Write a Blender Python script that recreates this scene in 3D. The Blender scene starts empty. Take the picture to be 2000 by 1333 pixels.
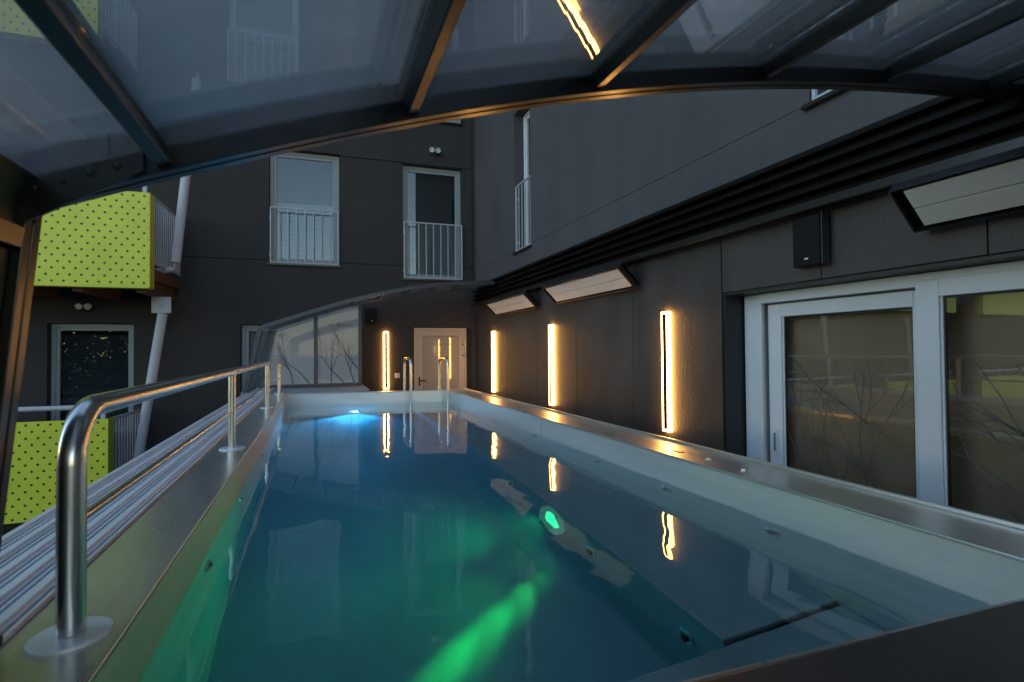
import bpy, math, random
import numpy as np
from mathutils import Vector, Matrix
R = math.radians
random.seed(7)
SC = bpy.context.scene
COL = SC.collection

# ------------------------------------------------------------------ camera
yaw, pit, rol = R(21), math.atan(17.5/1000), .008
fw = Vector((math.sin(yaw)*math.cos(pit), math.cos(yaw)*math.cos(pit), math.sin(pit)))
r0 = Vector((math.cos(yaw), -math.sin(yaw), 0)); u0 = r0.cross(fw)
rr = r0*math.cos(rol) - u0*math.sin(rol); uu = u0*math.cos(rol) + r0*math.sin(rol)
cam = bpy.data.objects.new('camera', bpy.data.cameras.new('camera')); COL.objects.link(cam)
cam.matrix_world = Matrix(((rr.x, uu.x, -fw.x, 0), (rr.y, uu.y, -fw.y, 0), (rr.z, uu.z, -fw.z, 1.6), (0, 0, 0, 1)))
cam.data.lens = 18; cam.data.sensor_width = 36; cam.data.clip_start = .02; cam.data.clip_end = 2000
cam.data.dof.use_dof = True; cam.data.dof.focus_distance = 6.0; cam.data.dof.aperture_fstop = 4.0
SC.camera = cam

# ------------------------------------------------------------------ sky, sun, exposure
SUN_EL, SUN_ROT = R(11), R(105)
W = bpy.data.worlds.new('World'); SC.world = W; W.use_nodes = True
nt = W.node_tree; sky = nt.nodes.new('ShaderNodeTexSky'); sky.sky_type = 'NISHITA'; sky.sun_disc = False
sky.sun_elevation = SUN_EL; sky.sun_rotation = SUN_ROT; sky.altitude = 100; sky.ozone_density = 1.0; sky.dust_density = .25
bg = nt.nodes['Background']; bg.inputs['Strength'].default_value = .14
nt.links.new(sky.outputs[0], bg.inputs['Color'])
sd = bpy.data.lights.new('sun', 'SUN'); sun = bpy.data.objects.new('sun', sd); COL.objects.link(sun)
sd.energy = .03; sd.angle = R(12); sd.color = (1, .8, .62)
sdir = Vector((math.sin(SUN_ROT)*math.cos(SUN_EL), math.cos(SUN_ROT)*math.cos(SUN_EL), math.sin(SUN_EL)))
sun.rotation_euler = sdir.to_track_quat('Z', 'Y').to_euler()
SC.view_settings.view_transform = 'Standard'; SC.view_settings.look = 'None'
SC.view_settings.gamma = 1; SC.view_settings.exposure = 2.05
SC.view_settings.use_curve_mapping = False
cy = SC.cycles
cy.max_bounces = 9; cy.diffuse_bounces = 3; cy.glossy_bounces = 4; cy.transmission_bounces = 6
cy.transparent_max_bounces = 28; cy.volume_bounces = 0
cy.caustics_reflective = True; cy.caustics_refractive = True
cy.sample_clamp_indirect = 1.2; cy.blur_glossy = .6
cy.use_denoising = True
try: cy.denoiser = 'OPENIMAGEDENOISE'
except Exception: pass

# ------------------------------------------------------------------ materials
MATS = {}
def nmat(name):
    m = bpy.data.materials.new(name); m.use_nodes = True
    n = m.node_tree; b = n.nodes['Principled BSDF']; MATS[name] = m
    return m, n, b
def tex(n, kind, scale, vec=None, coord='Object', stretch=None, **kw):
    t = n.nodes.new(kind)
    tc = n.nodes.new('ShaderNodeTexCoord'); mp = n.nodes.new('ShaderNodeMapping')
    n.links.new(tc.outputs[coord], mp.inputs[0])
    if stretch: mp.inputs['Scale'].default_value = stretch
    n.links.new(mp.outputs[0], t.inputs['Vector'])
    if 'Scale' in t.inputs: t.inputs['Scale'].default_value = scale
    for k, v in kw.items(): t.inputs[k].default_value = v
    return t
def ramp(n, src, stops):
    r = n.nodes.new('ShaderNodeValToRGB'); e = r.color_ramp.elements
    e[0].position, e[0].color = stops[0][0], (*stops[0][1], 1)
    e[1].position, e[1].color = stops[-1][0], (*stops[-1][1], 1)
    for p, c in stops[1:-1]:
        x = e.new(p); x.color = (*c, 1)
    n.links.new(src, r.inputs[0]); return r
def bump(n, b, src, strength, dist):
    k = n.nodes.new('ShaderNodeBump'); k.inputs['Strength'].default_value = strength; k.inputs['Distance'].default_value = dist
    n.links.new(src, k.inputs['Height']); n.links.new(k.outputs[0], b.inputs['Normal']); return k
def mottled(name, col, var, rough, metal=0., scale=3., stretch=None, bscale=60., bstr=.2, bdist=.003, rvar=.08, bstretch=None, spec=.5, detail=6.):
    m, n, b = nmat(name)
    t = tex(n, 'ShaderNodeTexNoise', scale, stretch=stretch, Detail=detail, Roughness=.62)
    lo = tuple(c*(1-var) for c in col); hi = tuple(min(1, c*(1+var)) for c in col)
    r = ramp(n, t.outputs['Fac'], [(.3, lo), (.7, hi)]); n.links.new(r.outputs[0], b.inputs['Base Color'])
    mr = n.nodes.new('ShaderNodeMapRange'); mr.inputs['To Min'].default_value = rough-rvar; mr.inputs['To Max'].default_value = rough+rvar
    t2 = tex(n, 'ShaderNodeTexNoise', bscale, stretch=bstretch, Detail=3.)
    n.links.new(t.outputs['Fac'], mr.inputs['Value']); n.links.new(mr.outputs[0], b.inputs['Roughness'])
    b.inputs['Metallic'].default_value = metal; b.inputs['Specular IOR Level'].default_value = spec
    if bstr: bump(n, b, t2.outputs['Fac'], bstr, bdist)
    return m
mottled('render_dark', (.030, .0265, .0265), .24, .85, scale=1.6, stretch=(1, 1, .35), bscale=220, bstr=.35, bdist=.002)
mottled('render_grey', (.066, .061, .066), .18, .85, scale=1.2, stretch=(1, 1, .45), bscale=240, bstr=.4, bdist=.002)
mottled('groove', (.008, .008, .008), .1, .8)
mottled('slate', (.045, .037, .034), .40, .55, scale=2.2, stretch=(1, 1, .45), bscale=48, bstretch=(1, 1, .55), bstr=.5, bdist=.005, rvar=.1, detail=9)
mottled('black_metal', (.008, .0075, .0072), .2, .40, bscale=500, bstr=.04, bdist=.001, spec=.25)
mottled('track_black', (.005, .0045, .0045), .2, .5, bscale=500, bstr=.03, spec=.12)
mottled('grey_metal', (.055, .06, .07), .15, .38, metal=.3)
mottled('charcoal', (.02, .021, .024), .2, .5)
mottled('steel', (.60, .59, .56), .12, .29, metal=.78, scale=2.0, stretch=(9, 1.0, 9), bstr=0, rvar=.06)
mottled('steel_reflect_tint', (.52, .45, .37), .12, .48, metal=.55, scale=2.0, stretch=(3, .6, 9), bstr=0, rvar=.06)  # stainless steel with its orange reflection put into the base colour
mottled('steel_basin', (.68, .66, .63), .11, .36, metal=.48, scale=1.5, stretch=(1, .6, 5), bscale=120, bstr=.05, bdist=.001, rvar=.08)
mottled('steel_floor', (.38, .39, .39), .18, .42, metal=.35, scale=1.4, stretch=(1, .4, 4), bscale=120, bstr=.05, bdist=.001, rvar=.08)
mottled('frame_grey', (.24, .26, .27), .05, .42, bscale=300, bstr=.03, rvar=.05)
mottled('chrome', (.60, .59, .57), .06, .25, metal=1., bscale=300, bstr=.02, bdist=.0005, rvar=.04)
mottled('coping_dark', (.085, .075, .068), .25, .42, metal=.5, scale=3)
mottled('alu', (.74, .74, .78), .08, .36, metal=.22, scale=3, stretch=(6, .6, 6), bstr=.03, rvar=.06)
mottled('white_frame', (.61, .61, .64), .03, .42, bscale=300, bstr=.03, rvar=.05)
mottled('door_lit_warm', (.42, .35, .28), .04, .45, bstr=0)  # white door; warm light of the bar lamps tinted into the base colour
mottled('white_paint', (.44, .43, .47), .06, .5, bscale=120, bstr=.05)
mottled('bar_grey', (.40, .40, .44), .06, .5, bscale=120, bstr=.05)
mottled('heater_panel', (.58, .55, .52), .05, .6, bscale=300, bstr=.05)
mottled('wood_brown', (.10, .055, .035), .3, .6, scale=3, stretch=(1, 8, 8))
mottled('deck_board', (.30, .29, .29), .25, .65, scale=4, stretch=(1, 8, 8), bscale=50, bstretch=(.3, 8, 8), bstr=.3)
mottled('asphalt', (.05, .05, .05), .25, .9, scale=.7, bscale=80, bstr=.4)
mottled('paving', (.16, .155, .15), .2, .8, scale=2, bscale=90, bstr=.3)
mottled('speaker_black', (.008, .008, .008), .1, .6, bscale=900, bstr=.2, bdist=.001, spec=.15)
mottled('print_dark', (.075, .068, .06), .2, .7, bstr=0)
mottled('letter_dark', (.03, .03, .03), .1, .6, bstr=0)
mottled('plastic_white', (.6, .6, .6), .04, .4, bstr=0)
mottled('blind', (.50, .54, .57), .05, .6, bstr=0)
mottled('blind_green', (.36, .43, .40), .06, .6, bstr=0)
mottled('blind_dark', (.055, .065, .075), .06, .6, bstr=0)
mottled('room', (.020, .020, .022), .2, .9, bstr=0)
mottled('room_beige', (.66, .61, .51), .18, .9, scale=1, bstr=0)
mottled('rubber', (.01, .01, .01), .1, .6, bstr=0)
mottled('leaf_dark', (.03, .05, .02), .4, .7, bstr=0)
mottled('bark', (.04, .03, .022), .3, .9, bstr=0)

def panel_yellow():
    m, n, b = nmat('yellow_perforated')
    tc = n.nodes.new('ShaderNodeTexCoord'); sx = n.nodes.new('ShaderNodeSeparateXYZ'); n.links.new(tc.outputs['Object'], sx.inputs[0])
    def M(op, a, c=None, d=None):
        k = n.nodes.new('ShaderNodeMath'); k.operation = op
        for i, v in enumerate((a, c, d)):
            if v is None: continue
            if isinstance(v, (int, float)): k.inputs[i].default_value = v
            else: n.links.new(v, k.inputs[i])
        return k.outputs[0]
    px, pz = .132, .0875
    v = M('DIVIDE', sx.outputs[2], pz); row = M('FLOOR', v)
    u = M('ADD', M('DIVIDE', sx.outputs[0], px), M('MULTIPLY', M('PINGPONG', row, 1.), .5))
    du = M('MULTIPLY', M('SUBTRACT', M('FRACT', u), .5), px); dv = M('MULTIPLY', M('SUBTRACT', M('FRACT', v), .5), pz)
    d = M('SQRT', M('ADD', M('MULTIPLY', du, du), M('MULTIPLY', dv, dv)))
    hole = M('LESS_THAN', d, .0158)
    t = tex(n, 'ShaderNodeTexNoise', 2.5, Detail=5.)
    r = ramp(n, t.outputs['Fac'], [(.3, (.56, .58, .035)), (.7, (.63, .65, .045))])
    mx = n.nodes.new('ShaderNodeMixRGB'); n.links.new(hole, mx.inputs[0]); n.links.new(r.outputs[0], mx.inputs[1]); mx.inputs[2].default_value = (.012, .014, .006, 1)
    n.links.new(mx.outputs[0], b.inputs['Base Color']); b.inputs['Roughness'].default_value = .45
panel_yellow()
mottled('yellow_plain', (.57, .59, .04), .06, .45, bstr=0)

def glass(name, tint, haze=.0, haze_col=(.5, .55, .6), ior=1.5, rough=.0, dirt_scale=3., boost=1.):
    m = bpy.data.materials.new(name); m.use_nodes = True; MATS[name] = m
    n = m.node_tree; n.nodes.clear()
    out = n.nodes.new('ShaderNodeOutputMaterial')
    tr = n.nodes.new('ShaderNodeBsdfTransparent'); tr.inputs[0].default_value = (*tint, 1)
    gl = n.nodes.new('ShaderNodeBsdfGlossy'); gl.inputs['Roughness'].default_value = rough
    fr = n.nodes.new('ShaderNodeFresnel')
    ge = n.nodes.new('ShaderNodeNewGeometry'); mi = n.nodes.new('ShaderNodeMapRange')   # same index from either face of the sheet
    mi.inputs['To Min'].default_value = ior; mi.inputs['To Max'].default_value = 1/ior
    n.links.new(ge.outputs['Backfacing'], mi.inputs['Value']); n.links.new(mi.outputs[0], fr.inputs[0])
    fm = n.nodes.new('ShaderNodeMath'); fm.operation = 'MULTIPLY'; fm.use_clamp = True; fm.inputs[1].default_value = boost; n.links.new(fr.outputs[0], fm.inputs[0])
    mx = n.nodes.new('ShaderNodeMixShader'); n.links.new(fm.outputs[0], mx.inputs[0])
    src = tr.outputs[0]
    if haze:
        tl = n.nodes.new('ShaderNodeBsdfTranslucent'); tl.inputs[0].default_value = (*haze_col, 1)
        t = tex(n, 'ShaderNodeTexNoise', dirt_scale, Detail=8., Roughness=.65)
        mr = n.nodes.new('ShaderNodeMapRange'); mr.inputs['From Min'].default_value = .3; mr.inputs['From Max'].default_value = .75
        mr.inputs['To Min'].default_value = haze*.7; mr.inputs['To Max'].default_value = haze*1.35
        n.links.new(t.outputs['Fac'], mr.inputs['Value'])
        m2 = n.nodes.new('ShaderNodeMixShader'); n.links.new(mr.outputs[0], m2.inputs[0]); n.links.new(tr.outputs[0], m2.inputs[1]); n.links.new(tl.outputs[0], m2.inputs[2])
        src = m2.outputs[0]
    n.links.new(src, mx.inputs[1]); n.links.new(gl.outputs[0], mx.inputs[2]); n.links.new(mx.outputs[0], out.inputs[0])
    return m
glass('roof_pane', (.95, .95, .95), haze=.088, haze_col=(.70, .66, .64), rough=.015)
glass('window_pane', (.80, .84, .86), ior=1.6, rough=.004, boost=1.3)
glass('door_pane', (.80, .76, .71), ior=1.6, rough=.006, boost=2.2)
def film(name, col):      # satin film on glass: pale body under a glossy face
    m, n, b = nmat(name); b.inputs['Base Color'].default_value = (*col, 1); b.inputs['Roughness'].default_value = .5
    b.inputs['Coat Weight'].default_value = 1; b.inputs['Coat Roughness'].default_value = .03; b.inputs['Coat IOR'].default_value = 1.7
film('door_film_lit', (.32, .26, .20)); film('gable_pane', (.30, .31, .32)); MATS['gable_pane'].node_tree.nodes['Principled BSDF'].inputs['Coat IOR'].default_value = 1.35  # door film colour also holds the warm lamp light falling on it

def emit(name, col, s):
    m = bpy.data.materials.new(name); m.use_nodes = True; MATS[name] = m
    n = m.node_tree; n.nodes.clear(); o = n.nodes.new('ShaderNodeOutputMaterial'); e = n.nodes.new('ShaderNodeEmission')
    e.inputs[0].default_value = (*col, 1); e.inputs[1].default_value = s; n.links.new(e.outputs[0], o.inputs[0])
emit('led_warm', (1, .46, .105), 9.5)
emit('lens_green', (.03, 1, .28), .55)
emit('lens_blue', (.25, .6, 1), 1.6)
emit('bezel_glow', (.25, .75, .62), .055)  # lamp ring given a weak glow of its own to stay visible
emit('button_green', (.1, .9, .45), .2)
emit('button_white', (.8, .85, 1), .2)

def water_mat():
    m = bpy.data.materials.new('water'); m.use_nodes = True; MATS['water'] = m
    n = m.node_tree; n.nodes.clear(); o = n.nodes.new('ShaderNodeOutputMaterial')
    g = n.nodes.new('ShaderNodeBsdfGlass'); g.inputs['IOR'].default_value = 1.33; g.inputs['Roughness'].default_value = 0.
    t1 = tex(n, 'ShaderNodeTexNoise', 3.2, stretch=(1, .55, 1), Detail=2., Roughness=.45, Distortion=.6)
    t2 = tex(n, 'ShaderNodeTexNoise', 13., stretch=(1, .6, 1), Detail=1.5)
    a = n.nodes.new('ShaderNodeMath'); a.operation = 'MULTIPLY_ADD'; a.inputs[1].default_value = .16
    n.links.new(t2.outputs['Fac'], a.inputs[0]); n.links.new(t1.outputs['Fac'], a.inputs[2])
    k = n.nodes.new('ShaderNodeBump'); k.inputs['Strength'].default_value = 1; k.inputs['Distance'].default_value = .0033
    n.links.new(a.outputs[0], k.inputs['Height']); n.links.new(k.outputs[0], g.inputs['Normal'])
    n.links.new(g.outputs[0], o.inputs['Surface'])
    va = n.nodes.new('ShaderNodeVolumeAbsorption'); va.inputs[0].default_value = (.10, .76, .87, 1); va.inputs[1].default_value = .45
    vs = n.nodes.new('ShaderNodeVolumeScatter'); vs.inputs[0].default_value = (.8, .95, 1, 1); vs.inputs[1].default_value = .045; vs.inputs['Anisotropy'].default_value = .2
    ad = n.nodes.new('ShaderNodeAddShader'); n.links.new(va.outputs[0], ad.inputs[0]); n.links.new(vs.outputs[0], ad.inputs[1])
    n.links.new(ad.outputs[0], o.inputs['Volume'])
water_mat()

_b = MATS['black_metal'].node_tree.nodes['Principled BSDF']
_b.inputs['Coat Weight'].default_value = .45; _b.inputs['Coat Roughness'].default_value = .22; _b.inputs['Coat IOR'].default_value = 1.6
# ------------------------------------------------------------------ mesh helpers
class MB:
    def __init__(s): s.v = []; s.f = []
    def add(s, vs, fs):
        k = len(s.v); s.v += [tuple(p) for p in vs]; s.f += [tuple(i+k for i in f) for f in fs]; return s
    def box(s, x0, x1, y0, y1, z0, z1):
        x0, x1 = sorted((x0, x1)); y0, y1 = sorted((y0, y1)); z0, z1 = sorted((z0, z1))
        return s.add([(x0,y0,z0),(x1,y0,z0),(x1,y1,z0),(x0,y1,z0),(x0,y0,z1),(x1,y0,z1),(x1,y1,z1),(x0,y1,z1)],
                     [(0,3,2,1),(4,5,6,7),(0,1,5,4),(1,2,6,5),(2,3,7,6),(3,0,4,7)])
    def obox(s, c, ax, ay, az):      # centre and three half-axis vectors
        c, ax, ay, az = map(Vector, (c, ax, ay, az)); vs = []
        for k in (-1, 1):
            for i, j in ((-1,-1),(1,-1),(1,1),(-1,1)): vs.append(c+ax*i+ay*j+az*k)
        return s.add(vs, [(0,3,2,1),(4,5,6,7),(0,1,5,4),(1,2,6,5),(2,3,7,6),(3,0,4,7)])
    def prism(s, poly, z0, z1):      # counter-clockwise outline in x, y
        n = len(poly)
        return s.add([(x,y,z0) for x,y in poly]+[(x,y,z1) for x,y in poly],
                     [tuple(reversed(range(n))), tuple(range(n,2*n))]+[(i,(i+1)%n,(i+1)%n+n,i+n) for i in range(n)])
    def xprism(s, poly, y0, y1):     # outline in x, z swept along y
        n = len(poly)
        return s.add([(x,y0,z) for x,z in poly]+[(x,y1,z) for x,z in poly],
                     [tuple(range(n)), tuple(reversed(range(n,2*n)))]+[(i,i+n,(i+1)%n+n,(i+1)%n) for i in range(n)])
    def tube(s, pts, r, n=16, caps=True):
        pts = [Vector(p) for p in pts]; m = len(pts); vs = []; up = None
        for i, p in enumerate(pts):
            t = (pts[min(i+1,m-1)]-pts[max(i-1,0)]).normalized()
            if up is None:
                up = Vector((0,0,1)) if abs(t.z) < .9 else Vector((1,0,0))
            a = t.cross(up).normalized(); b = a.cross(t).normalized(); up = b
            rad = r[i] if isinstance(r, (list, tuple)) else r
            for k in range(n):
                q = 2*math.pi*k/n; vs.append(p+(a*math.cos(q)+b*math.sin(q))*rad)
        fs = [(i*n+k, i*n+(k+1)%n, (i+1)*n+(k+1)%n, (i+1)*n+k) for i in range(m-1) for k in range(n)]
        if caps: fs += [tuple(reversed(range(n))), tuple(range((m-1)*n, m*n))]
        return s.add(vs, fs)
    def lathe(s, c, axis, prof, n=28):   # prof: list of (radius, distance along the axis)
        c = Vector(c); ax = Vector(axis).normalized(); a = ax.orthogonal().normalized(); b = ax.cross(a)
        vs = [c+ax*h+(a*math.cos(2*math.pi*k/n)+b*math.sin(2*math.pi*k/n))*r for r, h in prof for k in range(n)]
        m = len(prof)
        fs = [(i*n+k, i*n+(k+1)%n, (i+1)*n+(k+1)%n, (i+1)*n+k) for i in range(m-1) for k in range(n)]
        fs += [tuple(reversed(range(n))), tuple(range((m-1)*n, m*n))]
        return s.add(vs, fs)
def root_of(o):
    while o.parent: o = o.parent
    return o
def obj(name, mb, mat, parent=None, bevel=0., smooth=False, kind=None, label=None):
    me = bpy.data.meshes.new(name)
    v = mb.v
    if parent:
        r = root_of(parent)
        if r.rotation_euler.z == 0 and r.location.length > 0:
            l = r.location; v = [(p[0]-l.x, p[1]-l.y, p[2]-l.z) for p in v]
    me.from_pydata(v, [], mb.f); me.update(); me.validate()
    me.materials.append(MATS[mat])
    if smooth:
        try: me.set_sharp_from_angle(angle=R(35))
        except Exception: pass
        for p in me.polygons: p.use_smooth = True
        try: me.set_sharp_from_angle(angle=R(35))
        except Exception: pass
    o = bpy.data.objects.new(name, me); COL.objects.link(o)
    if parent: o.parent = parent
    if bevel:
        b = o.modifiers.new('bevel', 'BEVEL'); b.width = bevel; b.segments = 2; b.limit_method = 'ANGLE'
    if kind: o['kind'] = kind
    if label: o['label'] = label
    return o
def thing(name, label, cat, loc=(0,0,0), rz=0., group=None):
    o = bpy.data.objects.new(name, None); COL.objects.link(o); o.location = loc; o.rotation_euler = (0,0,rz)
    o.empty_display_size = .1; o['label'] = label; o['category'] = cat
    if group: o['group'] = group
    return o
def tag(o, label, cat, group=None):
    o['label'] = label; o['category'] = cat
    if group: o['group'] = group
    return o
def dup(root, loc, label, parent=None):
    c = root.copy(); COL.objects.link(c)
    if parent is None:
        c.location = loc; c['label'] = label
    else: c.parent = parent
    for ch in [k for k in bpy.data.objects if k.parent == root]: dup(ch, None, None, c)
    return c

# ------------------------------------------------------------------ the setting
obj('ground', MB().box(-600, 600, -600, 600, -3.6, -3.3), 'asphalt', kind='structure')
obj('terrace', MB().box(2.19, 3.6, -5, 9.6, -.3, 0).box(-.92, 2.186, 8.07, 9.6, -.3, 0).box(-.92, 2.186, -5, .1, -.3, 0), 'paving', kind='structure')

# pool outline (interior corners, counter-clockwise)
PA, PB, PC, PD = (-.395, .80), (1.872, .68), (1.872, 7.62), (-.395, 7.95)
ZW, ZF, ZR = .833, -.20, 1.0
wm = MB().prism([(PA[0]-.02, PA[1]-.02), (PB[0]+.02, PB[1]-.02), (PC[0]+.02, PC[1]+.02), (PD[0]-.02, PD[1]+.02)], ZF-.02, ZW)
obj('water', wm, 'water', kind='structure')

# ------------------------------------------------------------------ pool
pool = thing('pool', 'long stainless steel swimming pool filled with teal water', 'pool', (.7, 4.3, 0))
obj('pool_floor', MB().box(-.46, 1.94, .5, 8.05, ZF-.06, ZF), 'steel_floor', pool)
for nm, poly in (('l', [(-.46, .5), (-.395, .5), (-.395, 8.02), (-.46, 8.02)]), ('r', [(1.872, .5), (1.937, .5), (1.937, 7.75), (1.872, 7.75)]),
                 ('e', [(-.395, 7.95), (1.872, 7.62), (1.872, 7.69), (-.395, 8.02)]), ('n', [(-.395, .73), (1.872, .61), (1.872, .68), (-.395, .80)])):
    obj('inner_wall', MB().prism(poly, ZF, ZR-.012), 'steel_basin', pool)
obj('rim', MB().prism([(-.600, .2), (-.388, .2), (-.388, 7.945), (-.600, 8.08)], ZR-.012, ZR), 'steel', pool, bevel=.004)
obj('rim_skirt', MB().prism([(-.3945, .2), (-.388, .2), (-.388, 7.945), (-.3945, 7.948)], .80, ZR-.0125), 'steel_reflect_tint', pool)
obj('rim', MB().prism([(1.865, .2), (2.17, .2), (2.17, 7.70), (1.865, 7.613)], ZR-.012, ZR).box(2.15, 2.168, .2, 7.69, ZR, ZR+.016), 'steel', pool, bevel=.003)
obj('rim', MB().prism([(-.386, 7.941), (1.863, 7.611), (2.168, 7.706), (2.168, 7.77), (-.598, 8.084)], ZR-.013, ZR-.001), 'steel', pool, bevel=.003)
obj('rim', MB().prism([(-.386, .2), (1.863, .2), (1.863, .690), (-.386, .812)], ZR-.012, ZR), 'coping_dark', pool, bevel=.006, label='dark coping along the near end of the pool')
obj('rim_trim', MB().prism([(-.386, .8125), (1.863, .6905), (1.863, .6985), (-.386, .8205)], ZR-.02, ZR-.001), 'steel', pool)
obj('outer_panel', MB().box(2.11, 2.14, .2, 7.7, 0, ZR-.014), 'grey_metal', pool)
obj('outer_panel', MB().box(-.598, -.57, .2, 8.0, -3.3, ZR-.014), 'grey_metal', pool)
obj('outer_panel', MB().prism([(-.56, 8.0), (2.1, 7.7), (2.1, 7.73), (-.56, 8.03)], 0, ZR-.016), 'grey_metal', pool)
obj('outer_panel', MB().box(-.56, 2.1, .17, .2, 0, ZR-.014), 'grey_metal', pool)
# weld seam lines on the long inner face
for yy in (4.16,):
    obj('seam', MB().box(1.868, 1.8725, yy-.0015, yy+.0015, .34, ZR-.014), 'steel', pool)
# underwater bench along the side wall
bench = obj('bench', MB().box(1.335, 1.871, 1.425, 7.3, ZF, .285), 'steel_floor', pool)
obj('bench_top', MB().box(1.315, 1.872, 1.410, 7.3, .288, .318), 'steel_floor', bench, bevel=.006)
obj('bench_step', MB().box(-.394, 1.871, .60, 1.398, ZF, .296), 'steel_floor', pool, bevel=.006)
def jet(c, ax, r=.045):
    j = obj('jet', MB().lathe(c, ax, [(r, 0), (r, .006), (r*.86, .012), (r*.55, .010), (r*.5, .002)]), 'chrome', pool, smooth=True)
    c2 = Vector(c)+Vector(ax)*.004
    obj('jet_nozzle', MB().lathe(c2, ax, [(r*.34, 0), (r*.34, .014), (r*.2, .016), (r*.14, .006)], 16), 'rubber', j, smooth=True)
for yy, zz in ((1.70, .71), (2.43, .71), (3.2, .72), (4.3, .72), (5.4, .72)): jet((1.872, yy, zz), (-1, 0, 0))
for yy, zz in ((1.62, .10), (2.35, .09), (3.5, .09)): jet((1.335, yy, zz), (-1, 0, 0), .05)
for yy, zz in ((2.29, .67), (3.2, .66), (4.4, .66)): jet((-.395, yy, zz), (1, 0, 0))
def lamp(c, ax, lens, r, label, spots):
    c = Vector(c); ax = Vector(ax).normalized()
    l = obj('underwater_lamp', MB().lathe(c, ax, [(r, 0), (r, .030), (r*.96, .034), (r*.66, .010), (r*.64, .008)], 36), 'bezel_glow', pool, smooth=True, label=label)
    obj('lens', MB().lathe(c+ax*.007, ax, [(r*.62, 0), (r*.62, .006), (r*.3, .010)], 28), lens, l, smooth=True)
    for col, en, d, ang, blend in spots:
        sl = bpy.data.lights.new('underwater_beam', 'SPOT'); sl.energy = en; sl.color = col; sl.spot_size = R(ang); sl.spot_blend = blend; sl.shadow_soft_size = .03
        so = bpy.data.objects.new('underwater_beam', sl); COL.objects.link(so)
        so.location = c+ax*.06-pool.location; so.parent = pool
        so.rotation_euler = Vector(d).to_track_quat('-Z', 'Y').to_euler()
lamp((1.335, 2.80, .085), (-1, 0, 0), 'lens_green', .145, 'round underwater lamp glowing green',
     [((.01, 1, .13), .28, (-.20, -.355, -.285), 18, 1), ((.01, 1, .13), 4.2, (-.35, -.46, -.285), 16, 1), ((.01, 1, .13), 21, (-.55, -.59, -.285), 13, 1), ((.01, 1, .13), 60, (-.80, -.75, -.285), 10, 1), ((.01, .9, .18), 6.5, (-1, -.5, .22), 90, .7), ((.01, .85, .32), 4.5, (-1, .5, .15), 110, .6)])
lamp((.52, 7.81, -.02), (.14, -1, 0), 'lens_blue', .10, 'round underwater lamp glowing blue white',
     [((.03, .48, 1), 13, (0, -1, .10), 130, .5), ((.08, .48, 1), 60, (-.15, -1, -.26), 92, .7)])
# small lit buttons and a stamped mark on the side rim
for (x, y), m in zip(((1.978, 2.214), (1.953, 1.944)), ('button_green', 'button_white')):
    b = obj('control_button', MB().lathe((x, y, ZR), (0, 0, 1), [(.015, 0), (.015, .003), (.011, .005), (.009, .004)]), 'chrome', pool, smooth=True)
    obj('button_light', MB().lathe((x, y, ZR+.0035), (0, 0, 1), [(.0085, 0), (.0085, .002), (.005, .003)], 16), m, b, smooth=True)
obj('stamped_mark', MB().box(1.955, 1.975, 2.44, 2.49, ZR, ZR+.0015).box(1.955, 1.99, 2.415, 2.432, ZR, ZR+.0015), 'letter_dark', pool)

# ------------------------------------------------------------------ hand rail along the pool
hr = thing('pool_handrail', 'brushed steel handrail on four flanged posts beside the pool', 'handrail', (-.485, 4.7, ZR))
HX, HT = -.485, 1.478
def arc(c, r, a0, a1, n, f): return [f(c[0]+r*math.cos(a0+(a1-a0)*i/n), c[1]+r*math.sin(a0+(a1-a0)*i/n)) for i in range(n+1)]
yz = lambda y, z: (HX, y, z)
pts = [yz(1.36, ZR+.01), yz(1.36, 1.2), yz(1.36, HT-.115)] + arc((1.475, HT-.115), .115, math.pi, math.pi/2, 10, yz)
pts += [yz(y, HT) for y in (2, 3, 4, 5, 6, 7, 7.8)] + arc((8.0, HT-.05), .05, math.pi/2, 0, 8, yz) + [yz(8.05, 1.2), yz(8.05, ZR+.01)]
obj('top_rail', MB().tube(pts, .0255, 24), 'chrome', hr, smooth=True)
obj('mid_rail', MB().tube([(HX-.002, 1.36, 1.235), (HX-.002, 8.05, 1.225)], .010, 12), 'chrome', hr, smooth=True)
for yy in (3.60, 6.08): obj('post', MB().tube([yz(yy, ZR+.004), yz(yy, HT-.012)], .0215, 20), 'chrome', hr, smooth=True)
for yy in (1.36, 3.60, 6.08, 8.05): obj('flange', MB().lathe((HX, yy, ZR), (0, 0, 1), [(.0715, 0), (.0715, .006), (.069, .008), (.028, .009)], 40), 'alu', hr, smooth=True)

# ------------------------------------------------------------------ pool ladder
ld = thing('pool_ladder', 'chrome pool ladder with two hooped grab rails at the far end', 'ladder', (1.55, 7.6, ZR))
for X in (1.285, 1.80):
    ye, yi, zt, r = 8.0 if X < 1.5 else 7.86, 7.43 if X < 1.5 else 7.30, 1.485, .10
    f = lambda y, z: (X, y, z)
    p = [f(ye, ZR-.02), f(ye, 1.2), f(ye, zt-r)] + arc((ye-r, zt-r), r, 0, math.pi/2, 8, f) + arc((yi+r, zt-r), r, math.pi/2, math.pi, 8, f) + [f(yi, 1.1), f(yi, .8), f(yi, .3), f(yi, -.1)]
    obj('grab_rail', MB().tube(p, .0215, 18), 'chrome', ld, smooth=True)
for z in (.58, .33, .08): obj('step', MB().obox((1.5425, 7.40, z), (.2575, -.03, 0), (.004, .04, 0), (0, 0, .012)), 'chrome', ld)

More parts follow.
